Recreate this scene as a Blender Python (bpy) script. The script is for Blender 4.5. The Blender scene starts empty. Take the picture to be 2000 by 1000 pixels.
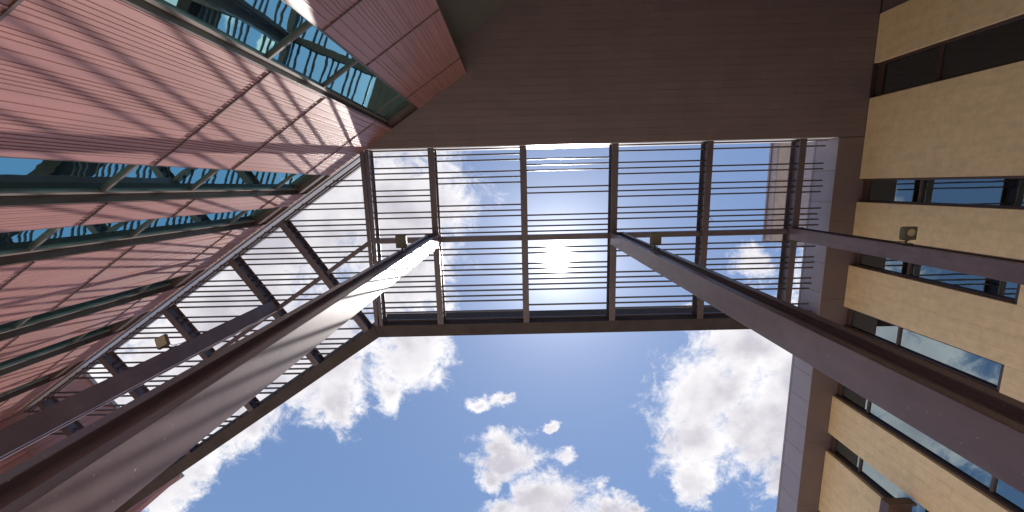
import bpy, math, random
from mathutils import Matrix, Vector
random.seed(7)
sc = bpy.context.scene
col = sc.collection
R = math.radians
CZ = 1.2                      # camera height above the paving; heights below are metres above the lens
def Z(h): return h + CZ

# ------------------------------------------------------------------ camera
cam_d = bpy.data.cameras.new('camera'); cam_d.sensor_width = 36.0; cam_d.lens = 14.0
cam_d.clip_start = 0.05; cam_d.clip_end = 4000
cam = bpy.data.objects.new('camera', cam_d); col.objects.link(cam)
cxv = Vector((1.0, -0.0234, -0.0079)); cyv = Vector((0.0244, 0.9845, 0.1734)); czv = Vector((0.0038, -0.1734, 0.9848))
right = Vector((cxv.x, cyv.x, czv.x)).normalized()
fwd = Vector((cxv.z, cyv.z, czv.z)); fwd = (fwd - right * fwd.dot(right)).normalized()
up = right.cross(fwd)
cam.matrix_world = Matrix(((right.x, up.x, -fwd.x, 0), (right.y, up.y, -fwd.y, 0), (right.z, up.z, -fwd.z, CZ), (0, 0, 0, 1)))
sc.camera = cam

# ------------------------------------------------------------------ sky and sun
SUN = Vector((0.1042, 0.1810, 0.9779)).normalized()
SUN_EL = math.asin(SUN.z); SUN_ROT = math.atan2(SUN.x, SUN.y)
SKY = 0.060; EXPOSURE = 1.33
CLOUDS = [  # u, v, ru, rv, turn  (direction divided by its height)
 (-0.571,0.058,0.426,0.241,-35), (-0.259,0.015,0.165,0.142,0), (-0.295,0.169,0.144,0.192,0), (-0.797,0.350,0.367,0.204,-35), (-1.072,0.579,0.351,0.185,-36), (-0.562,0.441,0.215,0.133,-35),
 (-0.811,0.631,0.215,0.101,-38), (-0.998,0.803,0.194,0.089,-38), (-0.520,0.561,0.077,0.085,0), (-0.287,0.433,0.121,0.097,-45), (-0.350,0.535,0.056,0.068,0), (-0.199,0.321,0.040,0.085,0),
 (0.606,0.217,0.073,0.050,10), (0.449,0.329,0.053,0.039,0), (0.637,0.439,0.183,0.122,15), (0.524,0.569,0.145,0.139,0), (0.504,0.706,0.106,0.128,0), (0.486,0.842,0.051,0.083,0),
 (0.684,0.664,0.126,0.143,0), (0.757,0.559,0.165,0.316,0), (0.726,0.823,0.057,0.083,0), (-0.036,0.734,0.103,0.067,-15), (-0.095,0.806,0.051,0.049,0), (-0.101,0.570,0.050,0.034,0),
 (-0.045,0.562,0.040,0.024,0), (0.093,0.651,0.020,0.016,0), (0.119,0.742,0.032,0.036,0), (0.063,0.900,0.110,0.102,0), (-0.055,0.922,0.059,0.051,0), (0.246,0.920,0.076,0.063,20), (0.319,0.930,0.037,0.030,0)]
world = bpy.data.worlds.new('World'); sc.world = world; world.use_nodes = True
wt = world.node_tree; wt.nodes.clear()
def wn(t, **k):
    n = wt.nodes.new(t)
    for a, b in k.items(): setattr(n, a, b)
    return n
def link(a, b): wt.links.new(a, b)
def wmath(op, a, b=None, c=None, clamp=False):
    n = wn('ShaderNodeMath', operation=op, use_clamp=clamp)
    for i, v in enumerate((a, b, c)):
        if v is None: continue
        if isinstance(v, (int, float)): n.inputs[i].default_value = v
        else: link(v, n.inputs[i])
    return n.outputs[0]
def wmap(v, a, b, c, d):
    n = wn('ShaderNodeMapRange', interpolation_type='SMOOTHSTEP')
    link(v, n.inputs['Value']); n.inputs['From Min'].default_value = a; n.inputs['From Max'].default_value = b
    n.inputs['To Min'].default_value = c; n.inputs['To Max'].default_value = d
    return n.outputs['Result']
def wmix(f, a, b):
    n = wn('ShaderNodeMix', data_type='RGBA')
    if isinstance(f, (int, float)): n.inputs['Factor'].default_value = f
    else: link(f, n.inputs['Factor'])
    for s, v in (('A', a), ('B', b)):
        i = [x for x in n.inputs if x.name == s and x.type == 'RGBA'][0]
        if isinstance(v, tuple): i.default_value = v
        else: link(v, i)
    return [o for o in n.outputs if o.type == 'RGBA'][0]
sky = wn('ShaderNodeTexSky', sky_type='NISHITA'); sky.sun_disc = False
sky.sun_elevation = SUN_EL; sky.sun_rotation = SUN_ROT; sky.air_density = 1.0; sky.dust_density = 0.20; sky.ozone_density = 2.6
skys = wn('ShaderNodeVectorMath', operation='SCALE'); link(sky.outputs[0], skys.inputs[0]); skys.inputs['Scale'].default_value = SKY
tc = wn('ShaderNodeTexCoord'); nrm = wn('ShaderNodeVectorMath', operation='NORMALIZE'); link(tc.outputs['Generated'], nrm.inputs[0])
sep = wn('ShaderNodeSeparateXYZ'); link(nrm.outputs[0], sep.inputs[0])
zc = wmath('MAXIMUM', sep.outputs['Z'], 0.06)
uv = wn('ShaderNodeCombineXYZ'); link(wmath('DIVIDE', sep.outputs['X'], zc), uv.inputs['X']); link(wmath('DIVIDE', sep.outputs['Y'], zc), uv.inputs['Y'])
def wnoise(scale, detail, rough, off=0.0, dist=0.0):
    n = wn('ShaderNodeTexNoise', noise_dimensions='3D'); n.inputs['Scale'].default_value = scale
    n.inputs['Detail'].default_value = detail; n.inputs['Roughness'].default_value = rough; n.inputs['Distortion'].default_value = dist
    o = wn('ShaderNodeVectorMath', operation='ADD'); link(uv.outputs[0], o.inputs[0]); o.inputs[1].default_value = (off, off * 0.7, off * 1.3)
    link(o.outputs[0], n.inputs['Vector'])
    return n
warp = wnoise(6.5, 9, 0.66, 3.1)
wsub = wn('ShaderNodeVectorMath', operation='SUBTRACT'); link(warp.outputs['Color'], wsub.inputs[0]); wsub.inputs[1].default_value = (0.5, 0.5, 0.5)
wsc = wn('ShaderNodeVectorMath', operation='SCALE'); link(wsub.outputs[0], wsc.inputs[0]); wsc.inputs['Scale'].default_value = 0.24
wadd = wn('ShaderNodeVectorMath', operation='ADD'); link(uv.outputs[0], wadd.inputs[0]); link(wsc.outputs[0], wadd.inputs[1])
wsc2 = wn('ShaderNodeVectorMath', operation='SCALE'); link(wsub.outputs[0], wsc2.inputs[0]); wsc2.inputs['Scale'].default_value = 0.17
wadd2 = wn('ShaderNodeVectorMath', operation='ADD'); link(uv.outputs[0], wadd2.inputs[0]); link(wsc2.outputs[0], wadd2.inputs[1])
field = None
for (u, v, ru, rv, rot) in CLOUDS:
    m = wn('ShaderNodeMapping', vector_type='TEXTURE'); link((wadd if ru * rv > 0.004 else wadd2).outputs[0], m.inputs['Vector'])
    m.inputs['Location'].default_value = (u, v, 0); m.inputs['Rotation'].default_value = (0, 0, R(rot)); m.inputs['Scale'].default_value = (ru, rv, 1)
    ln = wn('ShaderNodeVectorMath', operation='LENGTH'); link(m.outputs[0], ln.inputs[0])
    b = wmath('SUBTRACT', 1.27 if ru * rv > 0.004 else 1.10, ln.outputs['Value'])
    field = b if field is None else wmath('SMOOTH_MAX', field, b, 0.25)
fine = wnoise(17.0, 12, 0.72, 8.7, 0.5)
broad = wnoise(2.6, 5, 0.55, 1.7)
far = wn('ShaderNodeVectorMath', operation='LENGTH'); link(uv.outputs[0], far.inputs[0])
faraway = wmap(far.outputs['Value'], 1.25, 1.7, 0.0, 1.0)
gen = wmath('MULTIPLY', wmath('MULTIPLY', wmath('SUBTRACT', broad.outputs[0], 0.5), 5.0), faraway)
field = wmath('MAXIMUM', field, wmath('SUBTRACT', gen, wmath('MULTIPLY', wmath('SUBTRACT', 1.0, faraway), 3.0)))
fld = wmath('ADD', field, wmath('MULTIPLY', wmath('SUBTRACT', fine.outputs[0], 0.5), 1.9))
mask = wmap(fld, -0.02, 0.74, 0.0, 1.0)
thick = wmath('ADD', wmath('MULTIPLY', field, 0.95), wmath('MULTIPLY', wmath('SUBTRACT', broad.outputs[0], 0.5), 1.8))
shade = wmap(thick, 0.25, 1.05, 0.0, 1.0)
puff = wnoise(6.0, 6, 0.55, 5.2)
shade2 = wmath('MULTIPLY', shade, wmap(puff.outputs[0], 0.35, 0.62, 0.45, 1.0))
ccol = wmix(shade2, (0.43, 0.42, 0.425, 1), (0.245, 0.236, 0.265, 1))
tot = wmix(mask, skys.outputs[0], ccol)
# the sun itself with its aureole
dt = wn('ShaderNodeVectorMath', operation='DOT_PRODUCT'); link(nrm.outputs[0], dt.inputs[0]); dt.inputs[1].default_value = SUN
ang = wmath('ARCCOSINE', wmath('MINIMUM', dt.outputs['Value'], 1.0))
glow = wmath('ADD', wmath('MULTIPLY', wmath('EXPONENT', wmath('MULTIPLY', wmath('POWER', wmath('DIVIDE', ang, 0.022), 2.0), -1.0)), 40.0),
             wmath('ADD', wmath('MULTIPLY', wmath('EXPONENT', wmath('MULTIPLY', ang, -1 / 0.055)), 0.8), wmath('MULTIPLY', wmath('EXPONENT', wmath('MULTIPLY', ang, -1 / 0.20)), 0.065)))
gv = wn('ShaderNodeVectorMath', operation='SCALE'); gv.inputs[0].default_value = (0.93, 0.97, 1.0); link(glow, gv.inputs['Scale'])
ad = wn('ShaderNodeVectorMath', operation='ADD'); link(tot, ad.inputs[0]); link(gv.outputs[0], ad.inputs[1])
bg = wn('ShaderNodeBackground'); link(ad.outputs[0], bg.inputs['Color']); bg.inputs['Strength'].default_value = 1.0
wo = wn('ShaderNodeOutputWorld'); link(bg.outputs[0], wo.inputs['Surface'])
sun_d = bpy.data.lights.new('sun', 'SUN'); sun_d.energy = 5.0; sun_d.angle = R(0.45); sun_d.color = (1.0, 0.95, 0.88)
sun = bpy.data.objects.new('sun', sun_d); col.objects.link(sun)
sun.rotation_mode = 'QUATERNION'; sun.rotation_quaternion = SUN.to_track_quat('Z', 'Y'); sun.location = (6, 10, 60)
vs = sc.view_settings; vs.view_transform = 'Standard'; vs.look = 'None'; vs.exposure = EXPOSURE; vs.gamma = 1.0; vs.use_curve_mapping = False
sc.cycles.max_bounces = 10; sc.cycles.diffuse_bounces = 6; sc.cycles.glossy_bounces = 5

# ------------------------------------------------------------------ materials
def material(name, base, rough=0.5, metal=0.0, var=0.12, vscale=3.0, bump=0.0, bscale=40.0, spec=0.5, ior=1.5, per_object=0.0, streak=0.0, coat=0.0):
    m = bpy.data.materials.new(name); m.use_nodes = True
    nt = m.node_tree; p = nt.nodes['Principled BSDF']
    p.inputs['Roughness'].default_value = rough; p.inputs['Metallic'].default_value = metal
    p.inputs['Specular IOR Level'].default_value = spec; p.inputs['IOR'].default_value = ior
    if coat: p.inputs['Coat Weight'].default_value = coat; p.inputs['Coat Roughness'].default_value = 0.34
    g = nt.nodes.new('ShaderNodeNewGeometry')
    n1 = nt.nodes.new('ShaderNodeTexNoise'); n1.inputs['Scale'].default_value = vscale; n1.inputs['Detail'].default_value = 8; n1.inputs['Roughness'].default_value = 0.6
    nt.links.new(g.outputs['Position'], n1.inputs['Vector'])
    mr = nt.nodes.new('ShaderNodeMapRange'); nt.links.new(n1.outputs[0], mr.inputs['Value'])
    mr.inputs['From Min'].default_value = 0.3; mr.inputs['From Max'].default_value = 0.7
    mr.inputs['To Min'].default_value = 1 - var; mr.inputs['To Max'].default_value = 1 + var
    fac = mr.outputs['Result']
    if streak:
        mp = nt.nodes.new('ShaderNodeMapping'); mp.inputs['Scale'].default_value = (9, 9, 0.35); nt.links.new(g.outputs['Position'], mp.inputs['Vector'])
        n2 = nt.nodes.new('ShaderNodeTexNoise'); n2.inputs['Scale'].default_value = 1.0; n2.inputs['Detail'].default_value = 6; nt.links.new(mp.outputs[0], n2.inputs['Vector'])
        m2 = nt.nodes.new('ShaderNodeMapRange'); nt.links.new(n2.outputs[0], m2.inputs['Value']); m2.inputs['From Min'].default_value = 0.3; m2.inputs['From Max'].default_value = 0.7
        m2.inputs['To Min'].default_value = 1 - streak; m2.inputs['To Max'].default_value = 1 + streak
        mm = nt.nodes.new('ShaderNodeMath'); mm.operation = 'MULTIPLY'; nt.links.new(fac, mm.inputs[0]); nt.links.new(m2.outputs['Result'], mm.inputs[1]); fac = mm.outputs[0]
    if per_object:
        oi = nt.nodes.new('ShaderNodeObjectInfo'); m3 = nt.nodes.new('ShaderNodeMapRange'); nt.links.new(oi.outputs['Random'], m3.inputs['Value'])
        m3.inputs['To Min'].default_value = 1 - per_object; m3.inputs['To Max'].default_value = 1 + per_object
        mm = nt.nodes.new('ShaderNodeMath'); mm.operation = 'MULTIPLY'; nt.links.new(fac, mm.inputs[0]); nt.links.new(m3.outputs['Result'], mm.inputs[1]); fac = mm.outputs[0]
    vm = nt.nodes.new('ShaderNodeVectorMath'); vm.operation = 'SCALE'; vm.inputs[0].default_value = base[:3]; nt.links.new(fac, vm.inputs['Scale'])
    nt.links.new(vm.outputs[0], p.inputs['Base Color'])
    if bump:
        n4 = nt.nodes.new('ShaderNodeTexNoise'); n4.inputs['Scale'].default_value = bscale; n4.inputs['Detail'].default_value = 6; nt.links.new(g.outputs['Position'], n4.inputs['Vector'])
        bp = nt.nodes.new('ShaderNodeBump'); bp.inputs['Strength'].default_value = bump; bp.inputs['Distance'].default_value = 0.01
        nt.links.new(n4.outputs[0], bp.inputs['Height']); nt.links.new(bp.outputs[0], p.inputs['Normal'])
    return m
def glass_material(name, tint, base, wave, ior=2.0, metal=0.6):
    m = bpy.data.materials.new(name); m.use_nodes = True; nt = m.node_tree; p = nt.nodes['Principled BSDF']
    p.inputs['Base Color'].default_value = base + (1,); p.inputs['Roughness'].default_value = 0.015; p.inputs['IOR'].default_value = ior
    p.inputs['Specular Tint'].default_value = tint + (1,); p.inputs['Metallic'].default_value = metal
    g = nt.nodes.new('ShaderNodeNewGeometry'); mp = nt.nodes.new('ShaderNodeMapping'); nt.links.new(g.outputs['Position'], mp.inputs['Vector'])
    mp.inputs['Scale'].default_value = (1.6, 1.6, 0.9)
    n = nt.nodes.new('ShaderNodeTexNoise'); n.inputs['Scale'].default_value = 1.6; n.inputs['Detail'].default_value = 1.5; nt.links.new(mp.outputs[0], n.inputs['Vector'])
    b = nt.nodes.new('ShaderNodeBump'); b.inputs['Strength'].default_value = wave; b.inputs['Distance'].default_value = 0.02
    nt.links.new(n.outputs[0], b.inputs['Height']); nt.links.new(b.outputs[0], p.inputs['Normal'])
    return m
STEEL = material('brown_steel_paint', (0.128, 0.086, 0.096), rough=0.34, streak=0.08, var=0.20, vscale=2.6, bump=0.05, bscale=160, spec=0.55)
SLAT = material('dark_bronze_tube', (0.060, 0.046, 0.048), rough=0.42, var=0.1)
PINK = material('terracotta_ribbed_metal', (0.270, 0.118, 0.104), rough=0.42, var=0.09, vscale=0.9, streak=0.09, spec=0.4, coat=0.6, per_object=0.04)
PINKS = material('rose_ribbed_metal', (0.40, 0.195, 0.165), rough=0.45, var=0.08, vscale=0.8)
DARK = material('dark_backing', (0.035, 0.024, 0.024), rough=0.6)
JAMB = material('bronze_jamb', (0.075, 0.042, 0.036), rough=0.42)
FRAME = material('pale_bronze_frame', (0.20, 0.165, 0.155), rough=0.35)
MULL = material('dark_bronze_mullion', (0.11, 0.09, 0.085), rough=0.35)
PALE = material('mauve_ribbed_metal', (0.40, 0.335, 0.35), rough=0.45, var=0.06)
BAND = material('buff_metal_band', (0.40, 0.30, 0.24), rough=0.5)
FLASH = material('grey_flashing', (0.17, 0.15, 0.155), rough=0.3, spec=0.6)
def add_specks(m, amount=0.35):
    nt = m.node_tree; p = nt.nodes['Principled BSDF']; src = p.inputs['Base Color'].links[0].from_socket
    g = nt.nodes.new('ShaderNodeNewGeometry'); v = nt.nodes.new('ShaderNodeTexNoise'); v.inputs['Scale'].default_value = 38; v.inputs['Detail'].default_value = 1
    nt.links.new(g.outputs['Position'], v.inputs['Vector'])
    r = nt.nodes.new('ShaderNodeMapRange'); nt.links.new(v.outputs[0], r.inputs['Value']); r.inputs['From Min'].default_value = 0.745; r.inputs['From Max'].default_value = 0.785; r.inputs['To Max'].default_value = amount
    x = nt.nodes.new('ShaderNodeMix'); x.data_type = 'RGBA'; nt.links.new(r.outputs['Result'], x.inputs[0]); nt.links.new(src, x.inputs[6]); x.inputs[7].default_value = (0.6, 0.56, 0.54, 1)
    nt.links.new(x.outputs[2], p.inputs['Base Color'])
add_specks(STEEL)
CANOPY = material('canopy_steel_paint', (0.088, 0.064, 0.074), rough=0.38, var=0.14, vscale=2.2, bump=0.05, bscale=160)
GIRDER = material('dark_girder_paint', (0.064, 0.051, 0.050), rough=0.85, var=0.18, vscale=2.0, spec=0.1)
SOFFIT = material('brown_soffit_metal', (0.140, 0.099, 0.099), rough=0.5, var=0.08, vscale=1.3, per_object=0.05)
FASCIA = material('mauve_grey_fascia', (0.25, 0.21, 0.235), rough=0.5, var=0.07, vscale=1.2, per_object=0.05, streak=0.04)
FASCIAW = material('pale_fascia', (0.62, 0.58, 0.58), rough=0.35, var=0.05)
TILE = material('tan_stone_tile', (0.72, 0.53, 0.31), rough=0.6, var=0.11, vscale=5.0, bump=0.10, bscale=70, per_object=0.028, streak=0.035)
GROUT = material('sandy_grout', (0.76, 0.58, 0.36), rough=0.9)
RECESS = material('grey_green_panel', (0.105, 0.098, 0.086), rough=0.5, var=0.08)
CONC = material('pale_concrete', (0.235, 0.21, 0.19), rough=0.85, var=0.12, vscale=0.6, bump=0.2, bscale=25)
ROOFM = material('grey_roof_membrane', (0.35, 0.34, 0.33), rough=0.9)
LAMPH = material('olive_bronze_lamp', (0.10, 0.088, 0.060), rough=0.5)
LAMPG = material('frosted_lamp_lens', (0.42, 0.36, 0.25), rough=0.25, var=0.15, vscale=30)
GLASSL = glass_material('wavy_teal_glass', (0.8, 1.0, 1.0), (0.36, 0.66, 0.64), 0.10, ior=1.6, metal=1.0)
GLASSR = glass_material('bronze_glass', (0.9, 1.0, 1.0), (0.26, 0.32, 0.33), 0.035, ior=1.6, metal=1.0)

# ------------------------------------------------------------------ builders
class MB:
    def __init__(self): self.v = []; self.f = []
    def prism(self, poly, z0, z1):
        a = sum(poly[i][0] * poly[(i + 1) % len(poly)][1] - poly[(i + 1) % len(poly)][0] * poly[i][1] for i in range(len(poly)))
        if a < 0: poly = poly[::-1]
        k = len(self.v); n = len(poly)
        self.v += [(x, y, z0) for x, y in poly] + [(x, y, z1) for x, y in poly]
        self.f.append([k + i for i in range(n)][::-1]); self.f.append([k + n + i for i in range(n)])
        for i in range(n):
            j = (i + 1) % n; self.f.append([k + i, k + j, k + n + j, k + n + i])
        return self
    def box(self, x0, x1, y0, y1, z0, z1): return self.prism([(x0, y0), (x1, y0), (x1, y1), (x0, y1)], z0, z1)
    def sweep(self, sec, p0, p1):
        """sec: closed (side, height) outline swept from p0 to p1 (xy)"""
        dx, dy = p1[0] - p0[0], p1[1] - p0[1]; L = math.hypot(dx, dy); sx, sy = -dy / L, dx / L
        a = sum(sec[i][0] * sec[(i + 1) % len(sec)][1] - sec[(i + 1) % len(sec)][0] * sec[i][1] for i in range(len(sec)))
        if a < 0: sec = sec[::-1]
        k = len(self.v); n = len(sec)
        for p in (p0, p1): self.v += [(p[0] + sx * s, p[1] + sy * s, z) for s, z in sec]
        self.f.append([k + i for i in range(n)]); self.f.append([k + n + i for i in range(n)][::-1])
        for i in range(n):
            j = (i + 1) % n; self.f.append([k + j, k + i, k + n + i, k + n + j])
        return self
    def tube(self, pts, r, n=10):
        k0 = len(self.v)
        for i, p in enumerate(pts):
            a = Vector(pts[max(i - 1, 0)]); b = Vector(pts[min(i + 1, len(pts) - 1)]); d = (b - a).normalized()
            e = d.cross(Vector((0.3, 0.2, 0.9))).normalized(); g = d.cross(e)
            for j in range(n):
                t = 2 * math.pi * j / n; q = Vector(p) + e * r * math.cos(t) + g * r * math.sin(t); self.v.append(tuple(q))
        for i in range(len(pts) - 1):
            for j in range(n):
                a = k0 + i * n + j; b = k0 + i * n + (j + 1) % n; self.f.append([a, b, b + n, a + n])
        self.f.append([k0 + j for j in range(n)][::-1]); m = k0 + (len(pts) - 1) * n; self.f.append([m + j for j in range(n)])
        return self
    def mesh(self, name, mat):
        me = bpy.data.meshes.new(name); me.from_pydata(self.v, [], self.f); me.update(); me.materials.append(mat); return me
    def build(self, name, mat, parent=None, bevel=0.0):
        o = bpy.data.objects.new(name, self.mesh(name, mat)); col.objects.link(o)
        if parent is not None: o.parent = parent; o.matrix_parent_inverse = parent.matrix_world.inverted()
        if bevel:
            b = o.modifiers.new('edge', 'BEVEL'); b.width = bevel; b.segments = 2; b.limit_method = 'ANGLE'
        return o
def tag(o, label, cat, group=None):
    o['label'] = label; o['category'] = cat
    if group: o['group'] = group
    return o
def thing(name, loc, label, cat, group=None):
    o = bpy.data.objects.new(name, None); col.objects.link(o); o.location = loc; o.empty_display_size = 0.3
    o.matrix_world = Matrix.Translation(loc)
    return tag(o, label, cat, group)
# the left wing runs at an angle: t along its wall, n out from the origin towards the courtyard
DX, DY = -0.8350, 0.5503; NX, NY = 0.5503, 0.8350
def tn(t, n): return (DX * t + NX * n, DY * t + NY * n)
def tnbox(mb, t0, t1, n0, n1, z0, z1): return mb.prism([tn(t0, n0), tn(t1, n0), tn(t1, n1), tn(t0, n1)], z0, z1)
def isec(z0, z1, bw, tf, tw):
    b, w = bw / 2, tw / 2
    return [(-b, z0), (b, z0), (b, z0 + tf), (w, z0 + tf), (w, z1 - tf), (b, z1 - tf), (b, z1), (-b, z1), (-b, z1 - tf), (-w, z1 - tf), (-w, z0 + tf), (-b, z0 + tf)]

# ------------------------------------------------------------------ ground
g = MB().box(-700, 700, -700, 700, -0.3, 0.0).build('ground', CONC); g['kind'] = 'structure'

# ------------------------------------------------------------------ ribbed building on the left
NW = -3.35
rb = thing('ribbed_building', tn(8, NW - 1.0) + (0,), 'terracotta ribbed metal building with tall dark window strips on the left', 'building')
tnbox(MB(), -0.70, 18.2, NW - 1.6, NW - 0.30, 0, Z(13.2)).build('wall_core', DARK, rb)
JOINTS = [-1.2, 1.66, 3.36, 6.14, 7.84, 10.62, 12.08]
strips = [(-0.70, 0.985), (1.965, 4.28), (5.28, 5.88), (6.89, 9.27), (10.24, 11.63), (12.80, 14.50), (15.55, 17.85)]
def ribbed(t0, t1, z0, z1, rnd, proud=0.011):
    pts = [(t0, NW - 0.05), (t0, NW)]; t = t0 + 0.012
    while t < t1 - 0.10:
        w = rnd.choice((0.022, 0.022, 0.030)); gap = rnd.choice((0.030, 0.036, 0.036, 0.05, 0.09, 0.13))
        if t + w + gap > t1 - 0.02: break
        pts += [(t, NW), (t + 0.006, NW + proud), (t + w - 0.004, NW + proud), (t + w, NW)]
        t += w + gap
    pts += [(t1, NW), (t1, NW - 0.05)]
    return MB().prism([tn(a, b) for a, b in pts], z0, z1)
rnd = random.Random(3)
for (a, b) in strips:
    for j in range(len(JOINTS) - 1):
        ribbed(a, b, Z(JOINTS[j]) + 0.014, Z(JOINTS[j + 1]) - 0.014, rnd).build('ribbed_panel', PINK, rb)
for (a, b) in strips:
    for h in JOINTS[2:-1]: tnbox(MB(), a + 0.003, b - 0.003, NW - 0.28, NW + 0.019, Z(h) - 0.0135, Z(h) + 0.0135).build('joint_flashing', JAMB, rb)
tnbox(MB(), -0.70, 18.2, NW - 0.29, NW - 0.01, Z(12.10), Z(13.2)).build('parapet_band', JAMB, rb)
for k in range(len(strips) - 1):
    a, b = strips[k][1], strips[k + 1][0]
    fr = MB(); zb, zt = Z(1.66), Z(12.09)
    for t0, t1 in ((a + 0.002, a + 0.030), (b - 0.030, b - 0.002)): tnbox(fr, t0, t1, NW - 0.29, NW - 0.005, zb, zt)
    w = fr.build('window', JAMB, rb)
    tnbox(MB(), a + 0.03, b - 0.03, NW - 0.29, NW - 0.05, zt - 0.40, zt).build('window_head', JAMB, w)
    for t0, t1 in ((a + 0.03, a + 0.085), (b - 0.085, b - 0.03)):
        tnbox(MB(), t0, t1, NW - 0.21, NW - 0.145, zb, zt - 0.40).build('frame_stile', FRAME, w)
    hs = [1.66] + [h for h in JOINTS if 1.66 < h < 12] + [11.68]
    for i in range(len(hs) - 1):
        tnbox(MB(), a + 0.085, b - 0.085, NW - 0.20, NW - 0.18, Z(hs[i]) + 0.03, Z(hs[i + 1]) - 0.03).build('pane', GLASSL, w)
    for h in hs[1:-1]:
        tnbox(MB(), a + 0.085, b - 0.085, NW - 0.21, NW - 0.14, Z(h) - 0.024, Z(h) + 0.024).build('mullion', MULL, w)
# curved grey flashing where the canopy meets the wall
fl = MB(); sec = []
for i in range(9):
    q = i / 8 * math.pi / 2; sec.append((-0.10 * math.sin(q), Z(12.34) - 0.0 + 0.10 * (1 - math.cos(q))))
sec += [(-0.10, Z(12.62)), (0.0, Z(12.62))]
fl.sweep(sec, tn(17.85, NW + 0.005), tn(2.62, NW + 0.005)).build('flashing', FLASH, rb)
# set-back wall past the corner
sb = thing('recessed_wall', tn(-3.5, -4.2) + (0,), 'plain grey-green wall set back past the ribbed corner, under the overhang', 'wall')
for k in range(4): tnbox(MB(), -0.69 - 1.9 * (k + 1) + 0.008, -0.69 - 1.9 * k - 0.008, -4.30, -4.12, 0, Z(12.0) - 0.004).build('wall_panel', RECESS, sb)
# tall return wall closing the far end of the wing
rw = thing('return_wall', tn(18.3, -0.8) + (0,), 'tall terracotta wall rising above the far end of the left canopy', 'wall')
tnbox(MB(), 18.21, 19.4, -4.6, 1.80, 0, Z(14.40)).build('wall_core', DARK, rw)
n0 = -4.6
rr = random.Random(11)
while n0 < 1.7:
    n1 = min(n0 + 1.30, 1.85)
    for z0, z1 in ((0, 6.1), (6.1, 8.9), (8.9, 11.7), (11.7, 14.5)):
        pts = [(n0 + 0.006, 18.20), (n0 + 0.006, 18.02)]; q = n0 + 0.02
        while q < n1 - 0.06:
            pts += [(q, 18.02), (q + 0.006, 17.99), (q + 0.026, 17.99), (q + 0.032, 18.02)]; q += rr.choice((0.06, 0.06, 0.08, 0.11))
        pts += [(n1 - 0.006, 18.02), (n1 - 0.006, 18.20)]
        MB().prism([tn(b, a) for a, b in pts], Z(z0) if z0 else 0.0, Z(z1) - 0.012).build('ribbed_panel', PINKS, rw)
    n0 = n1
tnbox(MB(), 17.93, 19.5, -4.6, 1.95, Z(14.5), Z(14.62)).build('coping', FASCIA, rw)
tnbox(MB(), 18.21, 19.5, 1.81, 1.90, 0, Z(14.49)).build('end_panel', PINKS, rw)

# ------------------------------------------------------------------ deep overhang along the top
ov = thing('overhanging_building', (2.5, -9.0, 0), 'brown building whose deep planked soffit fills the top of the view', 'building')
def wall_x(y, n=-3.36): return (n - NY * y) / NX      # where the ribbed wall plane crosses a given y
y = -1.165; k = 0
while y > -9.0:
    y1 = max(y - 0.205, -9.0)
    xl = wall_x(y) if y > -2.42 else wall_x(y, -4.31)
    xr = 9.46 if k == 0 else 10.19
    if k == 0: y1 = -1.16 - 0.205
    if y < -1.2 and y > -2.5:
        xl = wall_x(y, -3.36)
    dz = random.uniform(0, 0.0012)
    xl1 = wall_x(y1) if y > -2.42 else wall_x(y1, -4.31)
    cuts_ = [xl] + [c for c in (-7.2 + 3.05 * q_ + 1.02 * (k % 3) for q_ in range(7)) if max(xl, xl1) + 0.4 < c < 9.9] + [10.19]
    for q_ in range(len(cuts_) - 1):
        dz = random.uniform(0, 0.0015)
        a0 = cuts_[q_] + (0 if q_ == 0 else 0.0015); a1 = (xl1 if q_ == 0 else cuts_[q_] + 0.0015); b0 = cuts_[q_ + 1] - 0.0015
        MB().prism([(a0, y), (b0, y), (b0, y1 + 0.004), (a1, y1 + 0.004)], Z(12.0) + dz, Z(12.03) + dz).build('soffit_plank', SOFFIT, ov)
    y = y1; k += 1
MB().prism([(wall_x(-1.19) - 0.1, -1.19), (11.0, -1.19), (11.0, -9.6), (wall_x(-9.6, -5.0), -9.6)], Z(12.045), Z(13.1)).build('roof_slab', DARK, ov)
x = wall_x(-1.15) + 0.02; k = 0
while x < 9.44:
    x1 = min(x + 2.72, 9.455)
    MB().box(x + 0.004, x1 - 0.004, -1.164, -1.150, Z(12.0) + 0.001, Z(13.2)).build('fascia_panel', FASCIAW, ov); x = x1
MB().box(wall_x(-9.1, -4.3) - 3, 12, -9.4, -9.05, 0, Z(12.03)).build('rear_wall', SOFFIT, ov)

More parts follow.
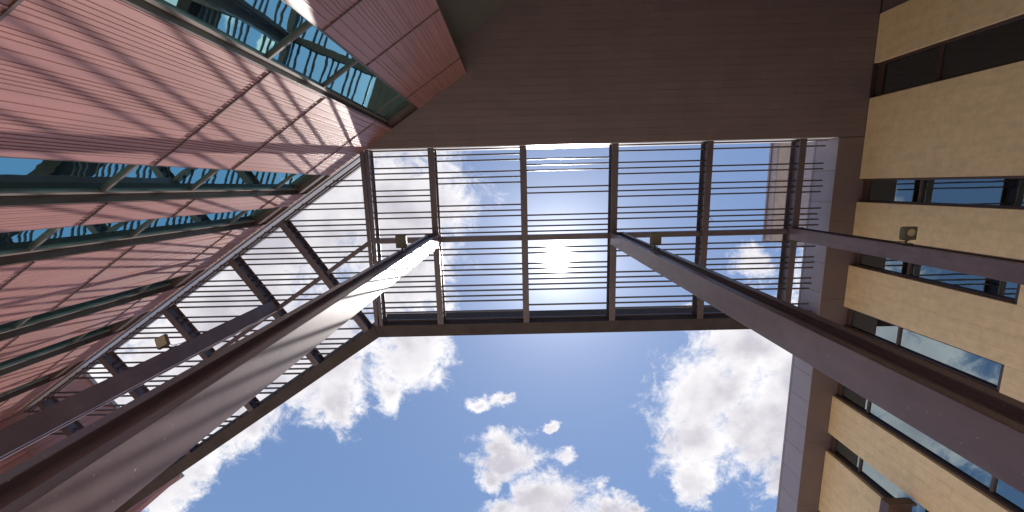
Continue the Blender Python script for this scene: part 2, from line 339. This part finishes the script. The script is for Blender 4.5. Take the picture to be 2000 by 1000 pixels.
# ------------------------------------------------------------------ tan tiled building on the right
XW = 10.2
tb = thing('tiled_building', (11.0, 4.0, 0), 'tan tiled building with narrow dark windows under a brown soffit on the right', 'building')
MB().box(XW + 0.26, XW + 1.2, -4.42, 18, 0, Z(13.0)).build('wall_core', DARK, tb)
MB().box(XW + 0.05, XW + 1.2, -9.0, -4.425, 0, Z(12.02)).build('brown_return', SOFFIT, tb)
piers = [(-4.42, -3.14), (-2.21, 0.05), (0.72, 1.97), (2.64, 3.95), (4.61, 6.31), (6.97, 8.28), (8.94, 11.2), (11.9, 14.2)]
wins = [(-3.14, -2.21), (0.05, 0.72), (1.97, 2.64), (3.95, 4.61), (6.31, 6.97), (8.28, 8.94), (11.2, 11.9)]
SILL = 7.87
tile_meshes = {}
def tile(y0, y1, z0, z1, parent):
    key = (round(y1 - y0, 3), round(z1 - z0, 3)); w, h = y1 - y0, z1 - z0
    if key not in tile_meshes:
        m = MB(); e = 0.001
        a, b = w / 2 - 0.0042, h / 2 - 0.0042
        m.v = [(0.02, -a, -b), (0.02, a, -b), (0.02, a, b), (0.02, -a, b), (e, -a, -b), (e, a, -b), (e, a, b), (e, -a, b),
               (0, -a + e, -b + e), (0, a - e, -b + e), (0, a - e, b - e), (0, -a + e, b - e)]
        m.f = [[11, 10, 9, 8]]
        for i in range(4):
            j = (i + 1) % 4; m.f += [[8 + i, 8 + j, 4 + j, 4 + i][::-1], [4 + i, 4 + j, j, i][::-1]]
        m.f = [f[::-1] for f in m.f]
        tile_meshes[key] = m.mesh('tile', TILE)
    o = bpy.data.objects.new('tile', tile_meshes[key]); col.objects.link(o); o.parent = parent; o.matrix_parent_inverse = parent.matrix_world.inverted()
    o.location = (XW + random.uniform(-0.0008, 0.0008), (y0 + y1) / 2, (z0 + z1) / 2)
    o.rotation_euler = (0, random.uniform(-0.0015, 0.0015), random.uniform(-0.0015, 0.0015))
TH = 0.455
for pi, (a, b) in enumerate(piers):
    p = MB().box(XW + 0.004, XW + 0.255, a + 0.004, b - 0.004, 0, Z(12.0) - 0.003).build('pier', GROUT, tb)
    if pi > 6: continue
    nt_ = max(2, round((b - a) / 0.36)); tw = (b - a) / nt_
    low = SILL - 1.6
    zt = 12.0
    while zt > low:
        z0 = zt - TH
        for i in range(nt_):
            yc = a + i * tw
            tile(yc, yc + tw, Z(z0), Z(zt) - (0.004 if zt == 12.0 else 0), p)
        zt = z0
    MB().box(XW + 0.001, XW + 0.0039, a + 0.002, b - 0.002, 0, Z(zt) - 0.004).build('lower_facing', TILE, p)
for wi, (a, b) in enumerate(wins):
    low = SILL if wi < 4 else 3.2
    fr = MB()
    for y0, y1 in ((a + 0.001, a + 0.055), (b - 0.055, b - 0.001)): fr.box(XW + 0.10, XW + 0.255, y0, y1, Z(low), Z(12.0) - 0.005)
    w = fr.build('window', JAMB, tb)
    MB().box(XW + 0.06, XW + 0.255, a + 0.056, b - 0.056, Z(low), Z(low) + 0.09).build('sill', JAMB, w)
    MB().box(XW + 0.14, XW + 0.255, a + 0.056, b - 0.056, Z(11.85), Z(12.0) - 0.006).build('window_head', JAMB, w)
    cuts = [low + 0.09, 10.32, 11.85] if wi < 4 else [low + 0.09, 5.0, 7.78, 10.9, 11.85]
    for i in range(len(cuts) - 1):
        MB().box(XW + 0.19, XW + 0.21, a + 0.056, b - 0.056, Z(cuts[i]) + 0.02, Z(cuts[i + 1]) - 0.02).build('pane', GLASSR, w)
    for h in cuts[1:-1]:
        MB().box(XW + 0.15, XW + 0.255, a + 0.056, b - 0.056, Z(h) - 0.028, Z(h) + 0.028).build('mullion', JAMB, w)
    if wi < 4:   # tiled wall under the sill
        p = MB().box(XW + 0.004, XW + 0.255, a - 0.003, b + 0.003, 0, Z(low) - 0.004).build('spandrel', GROUT, tb)
        zt = low - 0.005
        for r_ in range(3):
            for i in range(2): tile(a + i * (b - a) / 2, a + (i + 1) * (b - a) / 2, Z(zt - TH), Z(zt), p)
            zt -= TH
        MB().box(XW + 0.001, XW + 0.0039, a + 0.002, b - 0.002, 0, Z(zt) - 0.004).build('lower_facing', TILE, p)
y = -1.150
while y < 15.5:
    y1 = y + 2.44
    MB().box(9.475, XW + 0.26, y + 0.003, y1 - 0.003, Z(12.0) + 0.004, Z(12.03)).build('soffit_panel', SOFFIT, tb); y = y1
y = -1.145
while y < 15.4:
    y1 = y + 0.93
    MB().box(9.462, 9.476, y + 0.005, y1 - 0.005, Z(12.0), Z(12.86)).build('fascia_panel', FASCIA, tb); y = y1
MB().box(9.45, 9.60, -1.14, 15.9, Z(12.865), Z(12.93)).build('coping', FASCIA, tb)
MB().box(9.48, XW + 1.5, -1.18, 15.8, Z(12.06), Z(12.86)).build('roof_slab', DARK, tb)
# ribbed penthouse standing back on that roof
ph = thing('penthouse', (13.0, -1.5, Z(13.0)), 'pale ribbed rooftop penthouse seen through the canopy at the far right', 'penthouse')
MB().box(11.36, 16, -8, 2.66, Z(12.9), Z(17.9)).build('wall_core', DARK, ph)
y = -8.0
while y < 2.6:
    y1 = min(y + 1.6, 2.68)
    for z0, z1, mt in ((12.9, 14.05, PALE), (14.07, 14.35, BAND), (14.37, 16.5, PALE), (16.52, 17.5, BAND), (17.52, 17.9, PALE)):
        pts = [(11.355, y + 0.004), (11.32, y + 0.004)]; q = y + 0.02
        while mt is PALE and q < y1 - 0.08:
            pts += [(11.32, q), (11.29, q + 0.01), (11.29, q + 0.04), (11.32, q + 0.05)]; q += 0.095
        pts += [(11.32, y1 - 0.004), (11.355, y1 - 0.004)]
        MB().prism(pts, Z(z0), Z(z1)).build('ribbed_panel' if mt is PALE else 'flat_band', mt, ph)
    y = y1
MB().box(11.25, 16.1, -8.1, 2.74, Z(17.92), Z(18.02)).build('coping', FASCIA, ph)

# ------------------------------------------------------------------ steel canopy
cp = thing('steel_canopy', (0.3, 1.6, 0), 'brown steel canopy of rafters and thin slats carried on tall columns', 'canopy')
ZB, ZT = Z(12.0), Z(12.40)
def rafter(p0, p1, bw=0.19):
    return MB().sweep(isec(ZB, ZT, bw, 0.02, 0.014), p0, p1).build('rafter', CANOPY, cp)
RX = [-4.36, -2.40, 0.305, 3.00, 5.76, 8.46]
for i, x in enumerate(RX):
    if i == 0:
        for s in (-0.075, 0.075):
            sgn = 1 if s < 0 else -1
            MB().sweep([(s - 0.055, ZB), (s + 0.055, ZB), (s + 0.055, ZB + 0.02), (s + 0.012, ZB + 0.02), (s + 0.012, ZT - 0.02), (s + 0.055, ZT - 0.02), (s + 0.055, ZT), (s - 0.055, ZT), (s - 0.055, ZT - 0.02), (s - 0.012, ZT - 0.02), (s - 0.012, ZB + 0.02), (s - 0.055, ZB + 0.02)], (x, -1.148), (x, 4.25)).build('rafter', CANOPY, cp)
    else:
        rafter((x, -1.148), (x, 4.25))
WT = [6.42, 8.45, 11.25, 14.05, 16.85]
for t in WT: rafter(tn(t, NW + 0.22), tn(t, 1.065))
# beams halfway, and the deep outer girder with a mitred corner
YM0, YM1 = 1.495, 1.655
for i in range(len(RX) - 1):
    MB().box(RX[i] + (0.14 if i == 0 else 0.012), RX[i + 1] - 0.012, YM0, YM1, Z(12.10), Z(12.28)).build('middle_beam', CANOPY, cp)
te = [4.62] + WT + [17.85]
for i in range(len(te) - 1):
    tnbox(MB(), te[i] + (0.0 if i == 0 else 0.012), te[i + 1] - 0.012, -1.18, -1.055, Z(12.10), Z(12.28)).build('middle_beam', CANOPY, cp)
oc = tn(0, 0)
cin = ((1.07 - NY * 4.25) / NX, 4.25); cout = ((1.46 - NY * 4.64) / NX, 4.64)
MB().prism([cin, cout, (9.455, 4.64), (9.455, 4.25)], ZB, Z(13.2)).build('outer_girder', GIRDER, cp, 0.008)
MB().prism([(cin[0] - 0.004, cin[1] + 0.002), (cout[0] - 0.004, cout[1] + 0.002), tn(17.95, 1.46), tn(17.95, 1.07)], ZB, Z(13.2)).build('outer_girder', GIRDER, cp, 0.008)
MB().box(-4.3, 9.45, 4.18, 4.247, Z(12.30), Z(12.36)).build('edge_angle', CANOPY, cp)
for n0_, n1_ in ((NW + 0.11, NW + 0.155), (NW + 0.185, NW + 0.225)):
    tnbox(MB(), 3.15, 17.85, n0_, n1_, Z(12.33), Z(12.50)).build('wall_rail', CANOPY, cp)
# slats: short lengths between rafters, pitch 0.167 with gaps that differ from bay to bay
Y0, PITCH = -1.11, 0.167
BAYS = ['0 1 3 4 5 7 8 9 11 12 14 15 18 19 20 23 24 25 26 28 29 30', '0 1 2 4 5 6 10 11 12 14 15 18 19 21 22 23 25 26 27 28 30',
        '2 3 4 7 8 12 13 14 15 18 19 21 22 23 24 25 26 29', '0 1 3 4 5 7 8 9 11 12 13 15 18 19 20 23 24 25 26 28 29 30',
        '0 1 4 5 7 8 9 12 13 14 15 18 19 21 22 23 25 26 27 30', '0 1 4 5 7 8 9 12 13 14 15 18 19 21 22 23 25 26 27 30']
SH = 0.0215; ZS = Z(12.18)
def slat(x0, x1, y):
    if x1 - x0 < 0.06: return
    m = MB().box(x0, x1, y - SH, y + SH, ZS, ZS + 0.05); m.build('slat', SLAT, cp)
for i, rows in enumerate(BAYS):
    for k in map(int, rows.split()):
        yy = Y0 + PITCH * k + random.uniform(-0.004, 0.004)
        if i < 5: slat(RX[i] + (0.10 if i == 0 else 0.010), RX[i + 1] - 0.010, yy)
        else: slat(RX[5] + 0.010, 9.30 - random.uniform(0.0, 0.09), yy)
WROWS = ['5 6 9 10 12 13 14 15 17 18 19 20 22 23 24 26 27 29 30', '13 14 15 17 18 19 20 22 23 24 26 27 30 31 33 35 36 37 38 40 41',
         '18 20 21 23 24 25 26 27 28 30 31 33 34 35 38 39 40 41 42 44 45 46 48', '29 30 32 33 34 36 37 39 40 42 43 44 46 47 48 51 52 53 55 56 57',
         '36 37 39 40 41 42 45 46 48 49 50 53 54 55 57 58 60 61 62 64 65', '46 47 49 50 52 53 54 57 58 60 61 62 64 65 67 68 70 71']
tlim = [2.0] + WT + [17.8]
for i, rows in enumerate(WROWS):
    for k in map(int, rows.split()):
        yy = Y0 + PITCH * k + random.uniform(-0.004, 0.004)
        lo = max((DY * yy - tlim[i + 1]) / -DX + 0.0, (NW + 0.13 - NY * yy) / NX)
        xs = sorted(((tlim[i] - DY * yy) / DX, (tlim[i + 1] - DY * yy) / DX)); lo = max(xs[0] + 0.011, (NW + 0.13 - NY * yy) / NX)
        hi = min(xs[1] - 0.011, (1.07 - NY * yy) / NX)
        if i == 0: hi = min(-4.36 - 0.09, hi)
        slat(lo, hi, yy)
# columns: wide-flange sections, flanges facing along the canopy
def column(corner, ax, ay, w, d, tf=0.10, tw=0.225, top=12.0):
    def P(a, b): return (corner[0] + ax[0] * a + ay[0] * b, corner[1] + ax[1] * a + ay[1] * b)
    m0, m1 = d / 2 - tw / 2, d / 2 + tw / 2
    sec = [P(0, 0), P(0, d), P(tf, d), P(tf, m1), P(w - tf, m1), P(w - tf, d), P(w, d), P(w, 0), P(w - tf, 0), P(w - tf, m0), P(tf, m0), P(tf, 0)]
    c = MB().prism(sec, 0.03, Z(top) - 0.004).build('column', STEEL, cp, 0.006)
    bp = MB(); bp.prism([P(-0.1, -0.1), P(w + 0.1, -0.1), P(w + 0.1, d + 0.1), P(-0.1, d + 0.1)], 0.001, 0.03); bp.build('base_plate', STEEL, c)
    cpl = MB(); cpl.prism([P(-0.02, -0.02), P(w + 0.02, -0.02), P(w + 0.02, d + 0.02), P(-0.02, d + 0.02)], Z(top) - 0.0035, Z(top) - 0.001); cpl.build('cap_plate', STEEL, c)
    return c
column((-2.30, 1.41), (-1, 0), (0, 1), 0.40, 0.35)
column((2.89, 1.47), (1, 0), (0, 1), 0.40, 0.35)
column((8.29, 1.46), (1, 0), (0, 1), 0.40, 0.34)
column(tn(8.24, -1.41), (DX, DY), (NX, NY), 0.40, 0.36)
# little loop of loose cable on a rafter
MB().tube([(5.87, 1.05, Z(12.05)), (5.90, 1.12, Z(11.98)), (5.95, 1.18, Z(11.95)), (5.97, 1.22, Z(12.02)), (5.95, 1.25, Z(12.2))], 0.006, 6).build('cable', DARK, cp)

# ------------------------------------------------------------------ floodlights on the columns
def floodlight(loc, face, label, tilt=(0, 0), size=(0.24, 0.29), rot=0.0, round_lens=False):
    """face: unit xy direction from the column towards the lamp"""
    r = thing('floodlight', loc, label, 'floodlight', 'floodlights clamped to the canopy columns')
    M = Matrix.Translation(loc) @ Matrix.Rotation(rot, 4, 'Z') @ Matrix.Rotation(R(tilt[0]), 4, 'X') @ Matrix.Rotation(R(tilt[1]), 4, 'Y')
    a, b = size[0] / 2, size[1] / 2
    def put(mb, name, mat, bevel=0.0):
        mb.v = [tuple(M @ Vector(v)) for v in mb.v]; return mb.build(name, mat, r, bevel)
    put(MB().box(-a, a, -b, b, -0.02, 0.06), 'housing', LAMPH, 0.015)
    hs = MB()
    for i in range(5): hs.box(-a + 0.03 + i * (2 * a - 0.06) / 5, -a + 0.04 + i * (2 * a - 0.06) / 5, -b + 0.03, b - 0.03, 0.058, 0.10)
    put(hs, 'heat_sink', LAMPH)
    if round_lens:
        pl = [(0.078 * math.cos(k * math.pi / 14) + 0.01, 0.078 * math.sin(k * math.pi / 14) - 0.02) for k in range(28)]
        put(MB().prism(pl, -0.034, -0.018), 'lens', LAMPG)
    else:
        put(MB().box(-a + 0.022, a - 0.022, -b + 0.022, b - 0.022, -0.026, -0.018), 'lens', LAMPG if tilt != (0, 0) else LAMPH, 0.004)
    fx, fy = face
    br = MB(); L = 0.30
    br.tube([(loc[0] - fx * 0.08, loc[1] - fy * 0.08, loc[2] + 0.03), (loc[0] - fx * 0.17, loc[1] - fy * 0.17, loc[2] + 0.05), (loc[0] - fx * 0.23, loc[1] - fy * 0.23, loc[2] + 0.06)], 0.02, 8)
    br.build('knuckle', LAMPH, r)
    px_, py_ = -fy, fx
    L_ = loc; cb = [(L_[0] + px_ * 0.05, L_[1] + py_ * 0.05, L_[2] + 0.07), (L_[0] - fx * 0.10 + px_ * 0.07, L_[1] - fy * 0.10 + py_ * 0.07, L_[2] + 0.02), (L_[0] - fx * 0.19 + px_ * 0.06, L_[1] - fy * 0.19 + py_ * 0.06, L_[2] + 0.09), (L_[0] - fx * 0.232 + px_ * 0.05, L_[1] - fy * 0.232 + py_ * 0.05, L_[2] + 0.35), (L_[0] - fx * 0.232 + px_ * 0.05, L_[1] - fy * 0.232 + py_ * 0.05, Z(11.98))]
    MB().tube(cb, 0.009, 6).build('cable', DARK, r)
    q = [(loc[0] - fx * d + px_ * s, loc[1] - fy * d + py_ * s) for d, s in ((0.22, -0.09), (0.22, 0.09), (0.245, 0.09), (0.245, -0.09))]
    MB().prism(q, loc[2] - 0.02, loc[2] + 0.13).build('mounting_plate', LAMPH, r)
floodlight((-2.54, 1.165, Z(8.80)), (0, -1), 'square floodlight near the top of the sunlit column left of centre')
floodlight((3.11, 1.225, Z(8.72)), (0, -1), 'square floodlight on the shaded column right of the sun')
floodlight((8.50, 1.215, Z(8.56)), (0, -1), 'floodlight with round lens in front of the tan tiled wall', size=(0.30, 0.29), round_lens=True)
floodlight(tn(8.36, -1.655) + (Z(8.35),), (-NX, -NY), 'tilted amber-faced floodlight on the slim column at far left', tilt=(-24, -14), rot=R(-33), size=(0.25, 0.27))

# ------------------------------------------------------------------ projecting brown shelf low on the tiled wall
sh = thing('window_hood', (9.83, 9.0, Z(9.0)), 'brown metal hood projecting from the tiled wall at the bottom right corner', 'hood')
m = MB(); zz = Z(9.02)
m.box(9.46, 9.53, 8.31, 9.9, zz, zz + 0.22); m.box(9.53, 10.19, 8.31, 8.38, zz, zz + 0.22); m.box(9.53, 10.19, 9.83, 9.9, zz, zz + 0.22)
m.build('rim', JAMB, sh, 0.006)
MB().box(9.533, 10.19, 8.383, 9.827, zz + 0.10, zz + 0.14).build('underside_panel', JAMB, sh)
